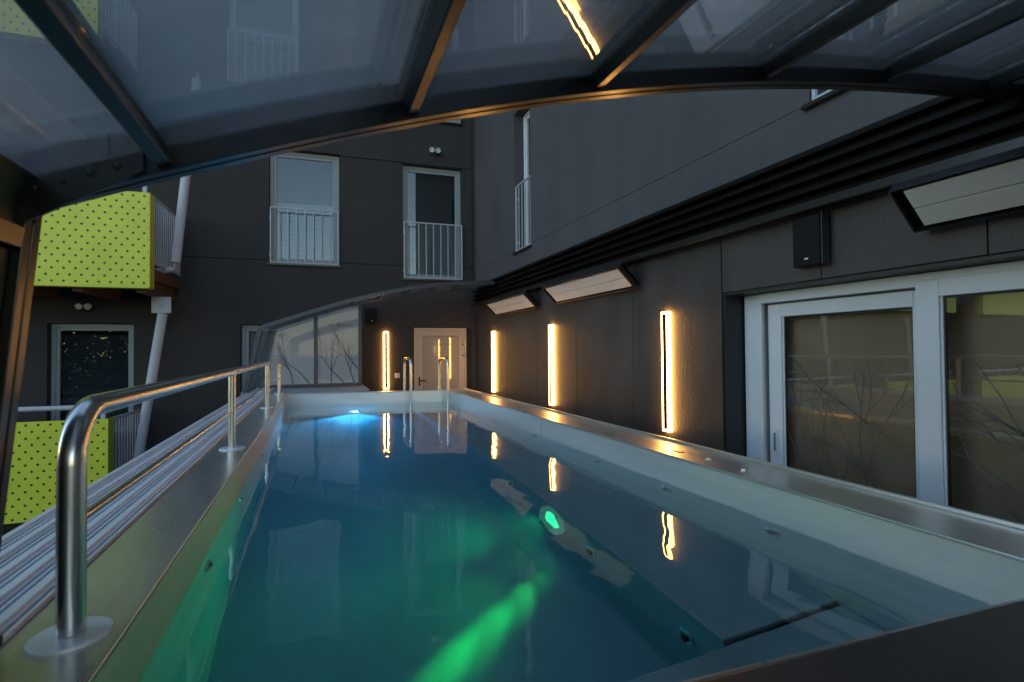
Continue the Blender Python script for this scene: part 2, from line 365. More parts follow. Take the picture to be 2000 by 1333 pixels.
# ------------------------------------------------------------------ enclosure running tracks
ft = thing('floor_track', 'parallel aluminium floor tracks running along the pool edge', 'track', (-.76, 4, ZR-.02))
for k, x in enumerate((-.635, -.705, -.775, -.845, -.915)):
    mb = MB().box(x-.0335, x+.0335, -1.5, 9.5, ZR-.02, ZR-.012)
    mb.box(x-.031, x+.012, -1.5, 9.5, ZR-.012, ZR+.012).box(x-.006, x+.002, -1.5, 9.5, ZR+.012, ZR+.020).box(x+.022, x+.030, -1.5, 9.5, ZR-.012, ZR+.012)
    obj('rail_profile', mb, 'alu', ft, bevel=.0015)
obj('base_plate', MB().box(-.985, -.602, -1.5, 9.5, ZR-.05, ZR-.021), 'grey_metal', ft)
par = tag(obj('parapet_wall', MB().box(-.97, -.604, -5, 9.5, -3.3, ZR-.052), 'render_dark'), 'dark rendered parapet wall beneath the aluminium floor tracks', 'wall')

wt = thing('wall_track', 'stacked black guide tracks fixed high along the side wall', 'track', (2.9, 4, 2.66))
obj('back_plate', MB().box(2.935, 2.968, -4, 9.62, 2.475, 2.862), 'track_black', wt)
for k in range(5):
    z = 2.49+k*.077; x0 = 2.865-.012*(k % 2)
    mb = MB().box(x0, 2.934, -4, 9.60, z, z+.010).box(x0, x0+.006, -4, 9.60, z+.010, z+.020)
    obj('guide_rail', mb, 'track_black', wt, bevel=.002)
obj('fascia', MB().box(2.83, 2.86, -4, 9.60, 2.45, 2.50), 'black_metal', wt, bevel=.004)

# ------------------------------------------------------------------ telescopic enclosure
NP = np.array([(-.521, 1.89), (-.292, 1.982), (.228, 2.174), (.756, 2.338), (1.463, 2.491), (2.289, 2.62), (2.9, 2.69)])
NF = np.polyfit(NP[:, 0], NP[:, 1], 4)
FP = np.array([(-.72, 1.93), (-.11, 2.15), (.62, 2.38), (1.40, 2.57), (2.47, 2.70), (2.84, 2.715)])
FF = np.polyfit(FP[:, 0], FP[:, 1], 4)
def enclosure(label, zf, xc, xb, xe, y0, y1, purl, pane_mat, rib_mat, bolts=False, side=True, zsplit=None):
    e = thing('pool_enclosure', label, 'enclosure', (xb, y1, ZR+.02), group='telescoping enclosure sections')
    N = 36; xs = [xc+(xe-xc)*i/N for i in range(N+1)]
    def strip(mb, lo, hi, ya, yb, xa=None, xb_=None, n=N):
        q = [ (xa if xa is not None else xc)+((xb_ if xb_ is not None else xe)-(xa if xa is not None else xc))*i/n for i in range(n+1)]
        vs = []
        for x in q:
            z = zf(x); vs += [(x, ya, z+lo), (x, yb, z+lo), (x, yb, z+hi), (x, ya, z+hi)]
        fs = [(0, 1, 2, 3), (4*n+3, 4*n+2, 4*n+1, 4*n)]
        for i in range(n):
            for k in range(4): fs.append((4*i+k, 4*i+4+k, 4*i+4+(k+1) % 4, 4*i+(k+1) % 4))
        mb.add(vs, fs); return mb
    zc = zf(xc); H = .060
    for yy in (y1, y0+.06):
        mb = strip(MB(), 0, H, yy-.027, yy); strip(mb, .006, H-.006, yy-.033, yy-.0275); strip(mb, 0, H, yy-.060, yy-.0335)
        obj('rib', mb, rib_mat, e, bevel=.002)
    # legs: two profiles with a groove, leaning out at the foot
    for yy in (y1, y0+.06):
        mb = MB()
        for a, b in ((-.027, 0), (-.060, -.0335)):
            mb.xprism([(xb, ZR+.03), (xc, zc-.001), (xc-.055, zc+.05), (xb-.055, ZR+.03)], yy+a, yy+b)
        mb.xprism([(xb-.006, ZR+.03), (xc-.006, zc-.002), (xc-.05, zc+.04), (xb-.05, ZR+.03)], yy-.033, yy-.0275)
        obj('leg', mb, rib_mat, e, bevel=.002)
    obj('shoe', MB().box(xb-.06, xb+.012, y0, y1+.02, ZR+.016, ZR+.034), rib_mat, e)
    if side:
        t = (zc-.06-ZR)/(zc-ZR); xm = xb+(xc-xb)*t
        obj('side_panel', MB().xprism([(xb-.02, ZR+.035), (xm-.02, zc-.09), (xm-.035, zc-.09), (xb-.035, ZR+.035)], y0+.065, y1-.065), 'charcoal', e)
        obj('side_beam', MB().xprism([(xm-.004, zc-.085), (xm+.004, zc-.045), (xm-.045, zc-.045), (xm-.05, zc-.085)], y0+.062, y1-.062), rib_mat, e, bevel=.002)
        obj('eave_dark_fill', MB().xprism([(xm-.01, zc-.044), (xc-.012, zc-.002), (xc+.02, zf(xc+.02)+.044), (xc-.03, zc+.042), (xm-.03, zc-.044)], y0+.065, y1-.069), 'charcoal', e)  # dark panel added across the open gap to darken this corner
        obj('corner_plate', MB().xprism([(xc-.01, zc-.04), (xc+.19, zf(xc+.19)+.008), (xc+.19, zf(xc+.19)+.052), (xc-.03, zc+.046), (xc-.05, zc-.03)], y1-.068, y1-.0605), rib_mat, e)
        for dx in ((.01, .055, .10, .145) if bolts else ()):
            obj('bolt', MB().lathe((xc+dx, y1-.068, zf(xc+dx)+.030), (0, -1, 0), [(.007, 0), (.007, .004), (.004, .005)], 10), 'black_metal', e, smooth=True)
    for x in purl:
        sl = (zf(x+.01)-zf(x-.01))/.02; t = Vector((1, 0, sl)).normalized(); nrm = Vector((-t.z, 0, t.x))
        c = Vector((x, (y0+y1)/2-.0005, zf(x)))+nrm*.032
        obj('purlin', MB().obox(c, t*.0145, (0, (y1-y0)/2-.061, 0), nrm*.023), rib_mat, e, bevel=.003)
        obj('glazing_bar', MB().obox(c+nrm*.026, t*.021, (0, (y1-y0)/2-.061, 0), nrm*.0028), rib_mat, e)
    edges = [xc]+list(purl)+[xe]
    for a, b in zip(edges[:-1], edges[1:]):
        if b-a < .08: continue
        obj('roof_pane', strip(MB(), .047, .052, y0+.01, y1-.01, a+.0015, b-.0015, 8), pane_mat, e)
    return e, strip
PU = (-.292, .228, .757, 1.395, 1.986, 2.631)
e0, _ = enclosure('innermost black framed glazed enclosure section, low leg on the nearest floor track', lambda x: float(np.polyval(NF, x)), -.521, -.600, 2.86, -.95, 1.32, PU, 'roof_pane', 'black_metal', bolts=True)
def shifted(k): return lambda x: float(np.polyval(NF, max(x, -.52)+.0)) + .066*k - (.42*max(0, -.52-x))
e1, _ = enclosure('second enclosure section nested just outside the innermost one', shifted(1), -.591, -.670, 2.86, -.92, 1.35, tuple(p-.03 for p in PU), 'roof_pane', 'black_metal')
e2, _ = enclosure('third enclosure section nested over the two inner ones', shifted(2), -.661, -.742, 2.86, -.89, 1.38, tuple(p-.06 for p in PU), 'roof_pane', 'black_metal')
# far section with its gable glazing
ff = lambda x: float(np.polyval(FF, x))
e3, fstrip = enclosure('far enclosure section with glazed gable panes in front of the dark building', ff, -.72, -.915, 2.84, 8.2, 9.26, (-.28, .16, .60, 1.04, 1.48, 1.92, 2.36), 'roof_pane', 'grey_metal', side=False)
GY = 9.2
def gx(z): return -.855+(z-1.04)*.245
for x0, x1 in ((-.025, .03),):
    obj('gable_mullion', MB().box(x0, x1, GY-.03, GY+.03, 1.06, ff(0)-.002), 'grey_metal', e3, bevel=.003)
obj('gable_jamb', MB().box(.693, .745, GY-.03, GY+.03, 1.012, ff(.7)-.004), 'grey_metal', e3, bevel=.003)
obj('gable_sill', MB().box(-.86, .692, GY-.03, GY+.03, 1.012, 1.06), 'grey_metal', e3, bevel=.003)
obj('gable_jamb', MB().xprism([(-.845, 1.06), (-.80, 1.06), (-.60, 1.96), (-.655, 1.94)], GY-.028, GY+.028), 'grey_metal', e3)
def pane_poly(xa, xb, x_is_lean=False):
    lo = [(xa if not x_is_lean else -.80, 1.061), (xb, 1.061)]
    n = 8; xt = xa if not x_is_lean else -.607
    hi = [(xb+(xt-xb)*i/n, ff(xb+(xt-xb)*i/n)-.002) for i in range(n+1)]
    return lo+hi
def branch_mesh(rng, x0, z0, ang, length, width, depth, poly_ok, y, mb, ax):
    """flat printed twigs: short tapering ribbons, 1 mm thick, lying on a pane"""
    p = Vector((x0, z0)); a = ang; n = 7
    for i in range(n):
        q = p+Vector((math.cos(a), math.sin(a)))*length/n
        if not poly_ok(q.x, q.y): return
        w0 = width*(1-.75*i/n); w1 = width*(1-.75*(i+1)/n); d = (q-p).normalized(); s = Vector((-d.y, d.x))
        c = [p+s*w0, p-s*w0, q-s*w1, q+s*w1]
        if ax == 'y': vs = [(t.x, y, t.y) for t in c]+[(t.x, y-.001, t.y) for t in c]
        else: vs = [(y, t.x, t.y) for t in c]+[(y-.001, t.x, t.y) for t in c]
        mb.add(vs, [(0, 1, 2, 3), (7, 6, 5, 4), (0, 4, 5, 1), (1, 5, 6, 2), (2, 6, 7, 3), (3, 7, 4, 0)])
        if depth > 0 and i >= 1 and rng.random() < .6:
            branch_mesh(rng, q.x, q.y, a+rng.choice((-1, 1))*rng.uniform(.3, .65), length*rng.uniform(.4, .65), w1*.75, depth-1, poly_ok, y, mb, ax)
        a += rng.uniform(-.22, .22); p = q
rng = random.Random(5)
for lean, xa, xb, seeds in ((True, -.6, -.027, ((-.1, 1.07, 2.2), (-.35, 1.07, 1.7))), (False, .032, .691, ((.62, 1.07, 1.9), (.45, 1.07, 2.3), (.25, 1.07, 1.6), (.68, 1.3, 2.2)))):
    gp = obj('gable_pane', MB().xprism(pane_poly(xa, xb, lean), GY-.004, GY+.004), 'gable_pane', e3)
    mb = MB()
    ok = (lambda x, z: -.60 < x < -.03 and 1.06 < z < ff(x)-.05) if lean else (lambda x, z: .035 < x < .688 and 1.06 < z < ff(x)-.25)
    for sx_, sz, sa in seeds: branch_mesh(rng, sx_, sz, sa, .75, .009, 3, ok, GY-.006, mb, 'y')
    obj('branch_print', mb, 'print_dark', gp)
def lettering(txt, size, mat, parent, loc, rot, scale_x=1.):
    cu = bpy.data.curves.new('lettering', 'FONT'); cu.body = txt; cu.size = size; cu.extrude = .0005; cu.align_x = 'CENTER'; cu.space_character = 1.1
    cu.materials.append(MATS[mat]); tmp = bpy.data.objects.new('lettering', cu); COL.objects.link(tmp)
    me = bpy.data.meshes.new_from_object(tmp.evaluated_get(bpy.context.evaluated_depsgraph_get())); bpy.data.objects.remove(tmp)
    o = bpy.data.objects.new('lettering', me); COL.objects.link(o); o.parent = parent
    r = root_of(parent)
    o.location = Vector(loc)-r.location if r.rotation_euler.z == 0 else Vector(loc); o.rotation_euler = rot; o.scale = (scale_x, 1, 1); return o
def emblem(parent, c, r, mat):
    mb = MB()
    n = 20
    for i in range(n):
        a0, a1 = 2*math.pi*i/n, 2*math.pi*(i+1)/n
        vs = [(c[0]+k*math.cos(a), c[1], c[2]+k*math.sin(a)) for k in (r*.72, r) for a in (a0, a1)]
        mb.add(vs+[(x, y-.001, z) for x, y, z in vs], [(0, 1, 3, 2), (6, 7, 5, 4)])
    mb.box(c[0]-r*.12, c[0]+r*.12, c[1]-.001, c[1], c[2]-r*.5, c[2]+r*.5)
    return obj('emblem', mb, mat, parent)
lettering('villa', .055, 'letter_dark', gp, (.24, GY-.006, 2.03), (R(90), 0, 0), 1.1)
lettering('SUANI', .05, 'letter_dark', gp, (.50, GY-.006, 2.03), (R(90), 0, 0), 1.1)
emblem(gp, (.365, GY-.006, 2.05), .028, 'letter_dark')

# raised deck between pool and gable
dk = thing('wooden_deck', 'weathered grey board deck between the pool end and glazed gable', 'deck', (.1, 8.7, 0))
for i in range(9):
    y = 8.10+i*.145
    obj('plank', MB().box(-.59, .745, y, y+.138, ZR-.03, ZR+random.uniform(-.002, .002)), 'deck_board', dk, bevel=.003)
obj('deck_edge', MB().box(.748, .772, 8.09, 9.4, .55, ZR+.012), 'deck_board', dk)
obj('deck_frame', MB().box(-.58, .74, 8.10, 9.36, .02, ZR-.032), 'charcoal', dk)

# ------------------------------------------------------------------ buildings
def wall_mesh(u0, u1, z0, z1, holes, P):
    """front sheet with real openings; holes = (u0,u1,z0,z1,depth); P(u, d, z) -> point"""
    us = sorted({u0, u1, *[h[0] for h in holes], *[h[1] for h in holes]}); us = [u for u in us if u0 <= u <= u1]
    zs = sorted({z0, z1, *[h[2] for h in holes], *[h[3] for h in holes]}); zs = [z for z in zs if z0 <= z <= z1]
    mb = MB()
    def q(a, b, c, d): mb.add([a, b, c, d], [(0, 1, 2, 3)])
    def depth(u, z):
        for h in holes:
            if h[0] < u < h[1] and h[2] < z < h[3]: return h[4]
        return 0.
    D = [[depth((us[i]+us[i+1])/2, (zs[j]+zs[j+1])/2) for j in range(len(zs)-1)] for i in range(len(us)-1)]
    for i in range(len(us)-1):
        for j in range(len(zs)-1):
            d = D[i][j]; a, b, c, e = us[i], us[i+1], zs[j], zs[j+1]
            q(P(a, d, c), P(b, d, c), P(b, d, e), P(a, d, e))
            if i+1 < len(us)-1 and D[i+1][j] != d: d2 = D[i+1][j]; q(P(b, d, c), P(b, d2, c), P(b, d2, e), P(b, d, e))
            if j+1 < len(zs)-1 and D[i][j+1] != d: d2 = D[i][j+1]; q(P(a, d, e), P(b, d, e), P(b, d2, e), P(a, d2, e))
    return mb
def window(par, P, B, u0, u1, z0, z1, rec=.11, fr=.06, sash=.05, blind=None, blind_mat='blind', mull=None, sill=True, glassmat='window_pane'):
    """frame with sash inside, pane, optional blind slats. P maps (u, depth, z); B(mb,u0,u1,d0,d1,z0,z1) adds a box"""
    def ringb(mb, a, b, c, d, w, d0, d1):
        B(mb, a, a+w, d0, d1, c, d); B(mb, b-w, b, d0, d1, c, d); B(mb, a+w, b-w, d0, d1, d-w, d); B(mb, a+w, b-w, d0, d1, c, c+w)
    mb = MB(); g = .004
    ringb(mb, u0+g, u1-g, z0+g, z1-g, fr, rec, rec+.07)
    ringb(mb, u0+g+fr, u1-g-fr, z0+g+fr, z1-g-fr, sash, rec+.014, rec+.062)
    if mull: B(mb, mull-.035, mull+.035, rec+.008, rec+.064, z0+fr, z1-fr)
    w = obj('window', mb, 'frame_grey' if par.name.startswith('apartment') else 'white_frame', par, bevel=.004)
    m2 = MB(); B(m2, u0+fr+sash-.005, u1-fr-sash+.005, rec+.034, rec+.042, z0+fr+sash-.005, z1-fr-sash+.005)
    obj('pane', m2, glassmat, w)
    if blind:
        m3 = MB(); z = blind[0]
        while z < blind[1]:
            m3.v and None
            a, b = u0+fr+sash, u1-fr-sash
            k = [P(a, rec+.08, z), P(b, rec+.08, z), P(b, rec+.10, z+.020), P(a, rec+.10, z+.020), P(a, rec+.083, z-.001), P(b, rec+.083, z-.001), P(b, rec+.103, z+.019), P(a, rec+.103, z+.019)]
            m3.add(k, [(0, 1, 2, 3), (7, 6, 5, 4), (0, 4, 5, 1), (2, 6, 7, 3)])
            z += .0235
        obj('blind', m3, blind_mat, w, kind='stuff')
    if sill:
        m4 = MB(); B(m4, u0-.03, u1+.03, -.045, rec-.002, z0-.028, z0-.001); obj('sill', m4, 'black_metal', w, bevel=.003)
    return w
def guard(par, B, u0, u1, z0, z1, d=.0, n=8, flip=False):
    mb = MB(); t = .014
    B(mb, u0, u1, d-t, d+t, z1-.02, z1); B(mb, u0, u1, d-t, d+t, z0, z0+.02); B(mb, u0, u0+.022, d-t, d+t, z0+.02, z1-.02); B(mb, u1-.022, u1, d-t, d+t, z0+.02, z1-.02)
    g = obj('guard_rail', mb, 'bar_grey', par, bevel=.002)
    for i in range(1, n+1):
        u = u0+(u1-u0)*i/(n+1); m = MB(); B(m, u-.007, u+.007, d-.007, d+.007, z0+.02, z1-.02); obj('bar', m, 'bar_grey', g)
    for u in (u0, u1):
        for z in (z0+.15, z1-.2):
            m = MB(); B(m, u-.012, u+.012, d+.015, d+.06, z-.02, z+.02); obj('bracket', m, 'bar_grey', g)
    return g

# rear apartment building: local x along the wall (0 at the inner corner), y into the building
rb = thing('apartment_building', 'dark rendered apartment block closing the far end behind the pool', 'building', (2.97, 9.72, 0), R(-3))
FPt = lambda u, d, z: (u, d, z)
FB = lambda mb, a, b, c, d, e, f: mb.box(a, b, c, d, e, f)
WA = (-3.74, -2.56, 3.16, 5.22); WB = (-1.42, -.27, 2.97, 5.18); WC = (-6.90, -5.75, .30, 2.08); WD = (-4.19, -3.0, -.1, 2.08)
WU = (-4.40, -3.25, 6.28, 8.35); WT = (-1.42, -.29, 6.06, 8.2)
DR = (-1.22, -.10, 0.0, 2.04)
G = .02
extra = [(-9.6, -8.5, 3.16, 5.22), (-12.6, -11.5, 3.16, 5.22), (-7.0, -5.9, 3.16, 5.22), (-7.1, -6.0, 6.28, 8.35), (-9.6, -8.5, 6.28, 8.35)]
holes = [(*w, .55) for w in (WA, WB, WC, WD, WU, WT, *extra)] + [(*DR, .10)]
holes += [(-22, -.05, 5.18, 5.198, G), (-22, -.05, 3.205, 3.224, G), (-22, -4.6, 1.60, 1.618, G), (-22, -.05, 8.30, 8.318, G), (-22, -.05, 6.30, 6.318, G), (-.07, -.05, 2.8, 12.9, G)]
obj('wall', wall_mesh(-22, -.0, -3.3, 13, holes, FPt), 'render_dark', rb)
window(rb, FPt, FB, *WA, blind=(3.29, 4.30), blind_mat='blind')  # these slats stand in for a pale building reflected in the glass
window(rb, FPt, FB, *WB, blind=(3.10, 4.10), blind_mat='blind_green')
window(rb, FPt, FB, *WC, blind=(.42, 1.90), blind_mat='blind_dark')
window(rb, FPt, FB, *WD, blind=(0.0, 1.96), blind_mat='blind')
window(rb, FPt, FB, *WU, blind=(6.4, 7.4), blind_mat='blind')
window(rb, FPt, FB, *WT, blind=(6.2, 7.4), blind_mat='blind')
for h in extra: window(rb, FPt, FB, *h, blind=(h[2]+.1, h[3]-.1), blind_mat='blind_dark')
guard(rb, FB, -3.72, -2.575, 3.17, 4.16, -.03, 7); guard(rb, FB, -1.405, -.275, 2.985, 4.06, -.03, 7)
guard(rb, FB, -4.39, -3.26, 6.29, 7.2, -.03, 7); guard(rb, FB, -1.40, -.30, 6.07, 7.1, -.03, 8); guard(rb, FB, -4.17, -3.02, -.08, .92, -.03, 7)
obj('shell', MB().box(-22, 6.5, 8, 8.2, -3.3, 13).box(-22, 6.5, .02, 7.99, 13, 13.2).box(-22.2, -22, 0, 8, -3.3, 13).box(6.5, 6.7, 0, 8.2, -3.3, 13), 'render_dark', rb)
# door at the pool level
dm = MB()
def ring(mb, a, b, c, d, w, y0, y1, bottom=True):
    mb.box(a, a+w, y0, y1, c, d); mb.box(b-w, b, y0, y1, c, d); mb.box(a+w, b-w, y0, y1, d-w, d)
    if bottom: mb.box(a+w, b-w, y0, y1, c, c+w)
ring(dm, -1.215, -.20, .0, 2.035, .045, -.012, .06); ring(dm, -1.168, -.247, .02, 1.988, .105, -.004, .05)
door = obj('door', dm, 'door_lit_warm', rb, bevel=.004, label='white framed glazed door lit warm')
dp = obj('pane', MB().box(-1.065, -.350, .018, .028, .13, 1.88), 'door_film_lit', door)
obj('handle', MB().tube([(-1.12, -.004, 1.03), (-1.12, -.05, 1.03), (-1.0, -.055, 1.03)], .010, 10).box(-1.135, -1.105, -.010, -.003, .93, 1.10), 'black_metal', door)
for z in (1.72, 1.50):
    obj('hinge', MB().tube([(-.232, -.012, z-.05), (-.232, -.055, z-.04), (-.232, -.055, z+.04), (-.232, -.012, z+.05)], .012, 10).tube([(-.30, -.016, z), (-.20, -.016, z)], .009, 8), 'chrome', door, smooth=True)
obj('door_reveal', MB().box(-.195, -.105, .0, .08, 0, 2.035), 'groove', rb)
lettering('villa', .055, 'letter_dark', dp, (-.85, .0165, 1.70), (R(90), 0, 0), 1.1)
lettering('SUANI', .05, 'letter_dark', dp, (-.56, .0165, 1.70), (R(90), 0, 0), 1.1)
emblem(dp, (-.705, .0165, 1.72), .028, 'letter_dark')

# side building: the long wall on the pool's other side, u = world y, depth towards +x
sb = thing('side_building', 'grey rendered side wall with dark slate cladding panels and sliding glass doors', 'building', (2.97, 3, 0))
XW = 2.97
SPt = lambda u, d, z: (XW+d, u, z)
SB = lambda mb, a, b, c, d, e, f: mb.box(XW+c, XW+d, a, b, e, f)
W1 = (6.93, 7.57, 3.14, 5.36); W2 = (1.2, 2.36, 3.16, 5.3); W3 = (6.93, 7.57, 6.25, 8.4)
DO = (-2.6, 3.147, -.02, 2.03)
obj('wall', wall_mesh(-5, 9.72, 2.455, 13, [(*W1, .5), (*W2, .5), (*W3, .5), (-5, 9.70, 3.166, 3.172, .006), (-5, 9.70, 6.27, 6.276, .006)], SPt), 'render_grey', sb)
obj('wall_core', wall_mesh(-5, 9.72, -.3, 2.455, [(*DO, 1.6)], lambda u, d, z: (XW+.016+d, u, z)), 'groove', sb)
for w, g in ((W1, (3.16, 4.2)), (W2, (3.18, 4.2)), (W3, (6.27, 7.3))):
    window(sb, SPt, SB, *w, rec=.16, fr=.05, sash=.045, blind=(w[2]+.12, w[2]+1.2), blind_mat='blind')
    guard(sb, SB, w[0]+.01, w[1]-.01, g[0], g[1], .02, 4 if w[1]-w[0] < .8 else 8)
joints = [9.70, 9.18, 7.975, 6.768, 5.555, 4.36, 3.150]
for b, a in zip(joints[:-1], joints[1:]):
    obj('cladding_panel', MB().box(XW, XW+.0145, a+.003, b-.003, .01, 2.4545), 'slate', sb, bevel=.0015)
lj = [3.144, 2.301, 1.446, .59, -.265, -1.12, -1.975, -2.6]
for b, a in zip(lj[:-1], lj[1:]): obj('cladding_panel', MB().box(XW, XW+.0145, a+.003, b-.003, 2.034, 2.4545), 'slate', sb, bevel=.0015)
obj('cladding_panel', MB().box(XW, XW+.0145, -4.9, -2.606, .01, 2.4545), 'slate', sb)
obj('door_reveal', MB().box(XW+.02, XW+.30, 3.135, 3.146, 0, 2.03).box(XW+.02, XW+.30, -2.6, 3.13, 2.012, 2.03), 'charcoal', sb)
# fixed frame and two sliding leaves
fm = MB(); SB(fm, 2.955, 3.12, .20, .30, 0, 2.01); SB(fm, -2.58, 2.95, .17, .30, 1.935, 2.008); SB(fm, 2.93, 2.953, .17, .20, 0, 1.93); SB(fm, -2.58, 2.95, .12, .30, -.01, .03)
dframe = obj('sliding_door_frame', fm, 'white_frame', sb, bevel=.004)
rng = random.Random(11)
def leaf(a, b, d, z1, st, twigs):
    mb = MB(); SB(mb, a, a+st, d, d+.055, .035, z1); SB(mb, b-st, b, d, d+.055, .035, z1); SB(mb, a+st, b-st, d, d+.055, z1-.095, z1); SB(mb, a+st, b-st, d, d+.055, .035, .15)
    SB(mb, a+st, a+st+.012, d+.012, d+.043, .15, z1-.095); SB(mb, b-st-.012, b-st, d+.012, d+.043, .15, z1-.095)
    l = obj('sliding_door', mb, 'white_frame', sb, bevel=.004)
    gk = MB(); SB(gk, a+st+.012, a+st+.02, d+.02, d+.036, .15, z1-.095); SB(gk, b-st-.02, b-st-.012, d+.02, d+.036, .15, z1-.095); SB(gk, a+st+.02, b-st-.02, d+.02, d+.036, z1-.107, z1-.0955)
    obj('gasket', gk, 'rubber', l)
    m2 = MB(); SB(m2, a+st+.013, b-st-.013, d+.024, d+.032, .15, z1-.10); pn = obj('pane', m2, 'door_pane', l)
    m3 = MB(); ok = lambda y, z: a+st+.03 < y < b-st-.03 and .16 < z < 1.52
    for yy, zz, an, ln in twigs: branch_mesh(rng, yy, zz, an, ln, .0070, 3, ok, XW+d+.0225, m3, 'x')
    obj('branch_print', m3, 'print_dark', pn)
    return l
l1 = leaf(1.80, 2.925, .232, 1.925, .115, [(1.96, .55, .75, 1.5), (1.96, .95, .70, 1.1), (1.98, .22, 1.05, 1.5), (2.25, .18, .95, 1.1), (2.35, .2, 1.5, 1.0), (2.6, .18, 1.1, .7)])
l2 = leaf(.10, 1.855, .150, 1.965, .115, [(.75, .45, .85, 1.7), (.85, .8, .75, 1.4), (.95, .25, .95, 1.5), (1.2, .2, 1.2, 1.1), (1.1, .7, 1.6, .9), (1.3, .2, .8, .8), (.9, 1.05, .9, .8)])
leaf(-1.65, .06, .232, 1.925, .115, [(-.5, .2, 1.5, 1.4)])
hd = MB(); SB(hd, 2.845, 2.885, .222, .231, .80, 1.0); obj('door_pull', hd, 'plastic_white', l1, bevel=.003)
hd = MB(); SB(hd, 2.858, 2.870, .208, .2215, .84, .97); obj('lock_lever', hd, 'chrome', l1, bevel=.002)
bl = MB(); SB(bl, -2.55, 3.12, .34, .36, 0, 2.01); obj('curtain', bl, 'room_beige', sb)

obj('shell', MB().box(XW+5, XW+5.2, -5, 9.5, -3.3, 13).box(XW+.05, XW+4.99, -4.99, 9.5, 13, 13.2).box(XW+.05, XW+4.99, -5.2, -5.0, -3.3, 13), 'render_grey', sb)
# ------------------------------------------------------------------ warm wall lights
def led(label, c, side):
    """side 'x': on the side wall facing -x; 'f': on the rear wall (local frame of that wall)"""
    Wd, Hh, dp_, bar = .092, 1.075, .036, .021
    if side == 'x':
        t = thing('wall_light', label, 'wall light', (XW, c, .858), group='vertical warm light bars'); z0 = .858
        bx = lambda mb, a, b, d0, d1, e, f: mb.box(XW-d1, XW-d0, c+a, c+b, z0+e, z0+f)
    else:
        t = thing('wall_light', label, 'wall light', rb.location, R(-3), group='vertical warm light bars'); z0 = .885
        bx = lambda mb, a, b, d0, d1, e, f: mb.box(c+a, c+b, -d1, -d0, z0+e, z0+f)
    m = MB(); bx(m, -Wd/2, -Wd/2+bar, .002, dp_, 0, Hh); bx(m, Wd/2-bar, Wd/2, .002, dp_, 0, Hh)
    bx(m, -Wd/2+bar, Wd/2-bar, .002, dp_, 0, bar*.9); bx(m, -Wd/2+bar, Wd/2-bar, .002, dp_, Hh-bar*.9, Hh)
    obj('light_strip', m, 'led_warm', t)
    m = MB(); bx(m, -Wd/2+bar+.001, Wd/2-bar-.001, .001, dp_+.004, bar*.9+.001, Hh-bar*.9-.001); obj('housing', m, 'black_metal', t, bevel=.002)
    return t
led('warm glowing bar light on slate wall beside the sliding glass doors', 3.81, 'x')
led('warm glowing bar light on slate wall, middle one of the row of three', 6.22, 'x')
led('warm glowing bar light on slate wall in the corner beside the white door', 8.62, 'x')
led('warm glowing bar light on the end wall below the small speaker', -1.74, 'f')

# ------------------------------------------------------------------ radiant heaters
def heater(label, y0, y1):
    t = thing('patio_heater', label, 'heater', (2.9, (y0+y1)/2, 2.2), group='tilted radiant heaters')
    # plane from the top outer edge to the bottom inner edge
    A, Bq = Vector((2.70, 0, 2.392)), Vector((2.895, 0, 2.20)); d = (Bq-A).normalized(); nrm = Vector((-d.z*-1, 0, 0)); nrm = Vector((d.z, 0, -d.x)).normalized()
    if nrm.x > 0: nrm = -nrm
    cy_ = (y0+y1)/2; L = (y1-y0)/2; c = (A+Bq)/2; half = (Bq-A).length/2
    bk = Vector((c.x, cy_, c.z))-nrm*.035
    m = MB().obox(bk, d*half, (0, L, 0), nrm*.012)
    for s in (-1, 1): m.obox(Vector((c.x, cy_+s*(L-.006), c.z))-nrm*.012, d*half, (0, .006, 0), nrm*.034)
    for s in (-1, 1): m.obox(Vector((c.x, cy_, c.z))-nrm*.012+d*(half-.004)*s, d*.004, (0, L-.012, 0), nrm*.034)
    obj('housing', m, 'black_metal', t, bevel=.002)
    pw = (half*2-.05)/2
    for s in (-1, 1):
        p = Vector((c.x, cy_, c.z))+nrm*.004+d*s*(pw/2+.0015)
        obj('heating_panel', MB().obox(p, d*(pw/2-.001), (0, L-.055, 0), nrm*.007), 'heater_panel', t, bevel=.003)
    for yy in (y0+.3, y1-.3): obj('bracket', MB().box(2.80, 2.968, yy-.02, yy+.02, 2.335, 2.35).box(2.955, 2.968, yy-.03, yy+.03, 2.28, 2.40), 'black_metal', t)
    obj('cable', MB().tube([(2.80, y0+.16, 2.345), (2.84, y0+.13, 2.40), (2.90, y0+.12, 2.41), (2.93, y0+.12, 2.47)], .006, 8), 'rubber', t, smooth=True)
    return t
heater('tilted radiant heater with pale panels nearest the rear wall corner', 6.55, 8.28)
heater('tilted radiant heater with pale panels above the middle bar light', 4.17, 5.93)
heater('tilted radiant heater in black housing above the sliding doors', -.05, 1.71)

# ------------------------------------------------------------------ speakers, spotlights, socket
sp = thing('wall_speaker', 'flat black wall speaker above the sliding doors', 'speaker', (XW, 2.335, 2.12), group='wall speakers')
obj('cabinet', MB().box(XW-.075, XW-.02, 2.232, 2.44, 2.115, 2.435), 'speaker_black', sp, bevel=.004)
obj('grille', MB().box(XW-.082, XW-.0755, 2.245, 2.432, 2.122, 2.428), 'speaker_black', sp, bevel=.002)
obj('trim', MB().box(XW-.083, XW-.02, 2.226, 2.2315, 2.115, 2.435), 'grey_metal', sp)
obj('bracket', MB().box(XW-.02, XW-.001, 2.29, 2.38, 2.2, 2.35), 'black_metal', sp)
obj('badge', MB().box(XW-.0835, XW-.0822, 2.325, 2.350, 2.155, 2.165), 'plastic_white', sp)
s2 = thing('wall_speaker', 'small black speaker on the end wall beside the gable glazing', 'speaker', rb.location, R(-3), group='wall speakers')
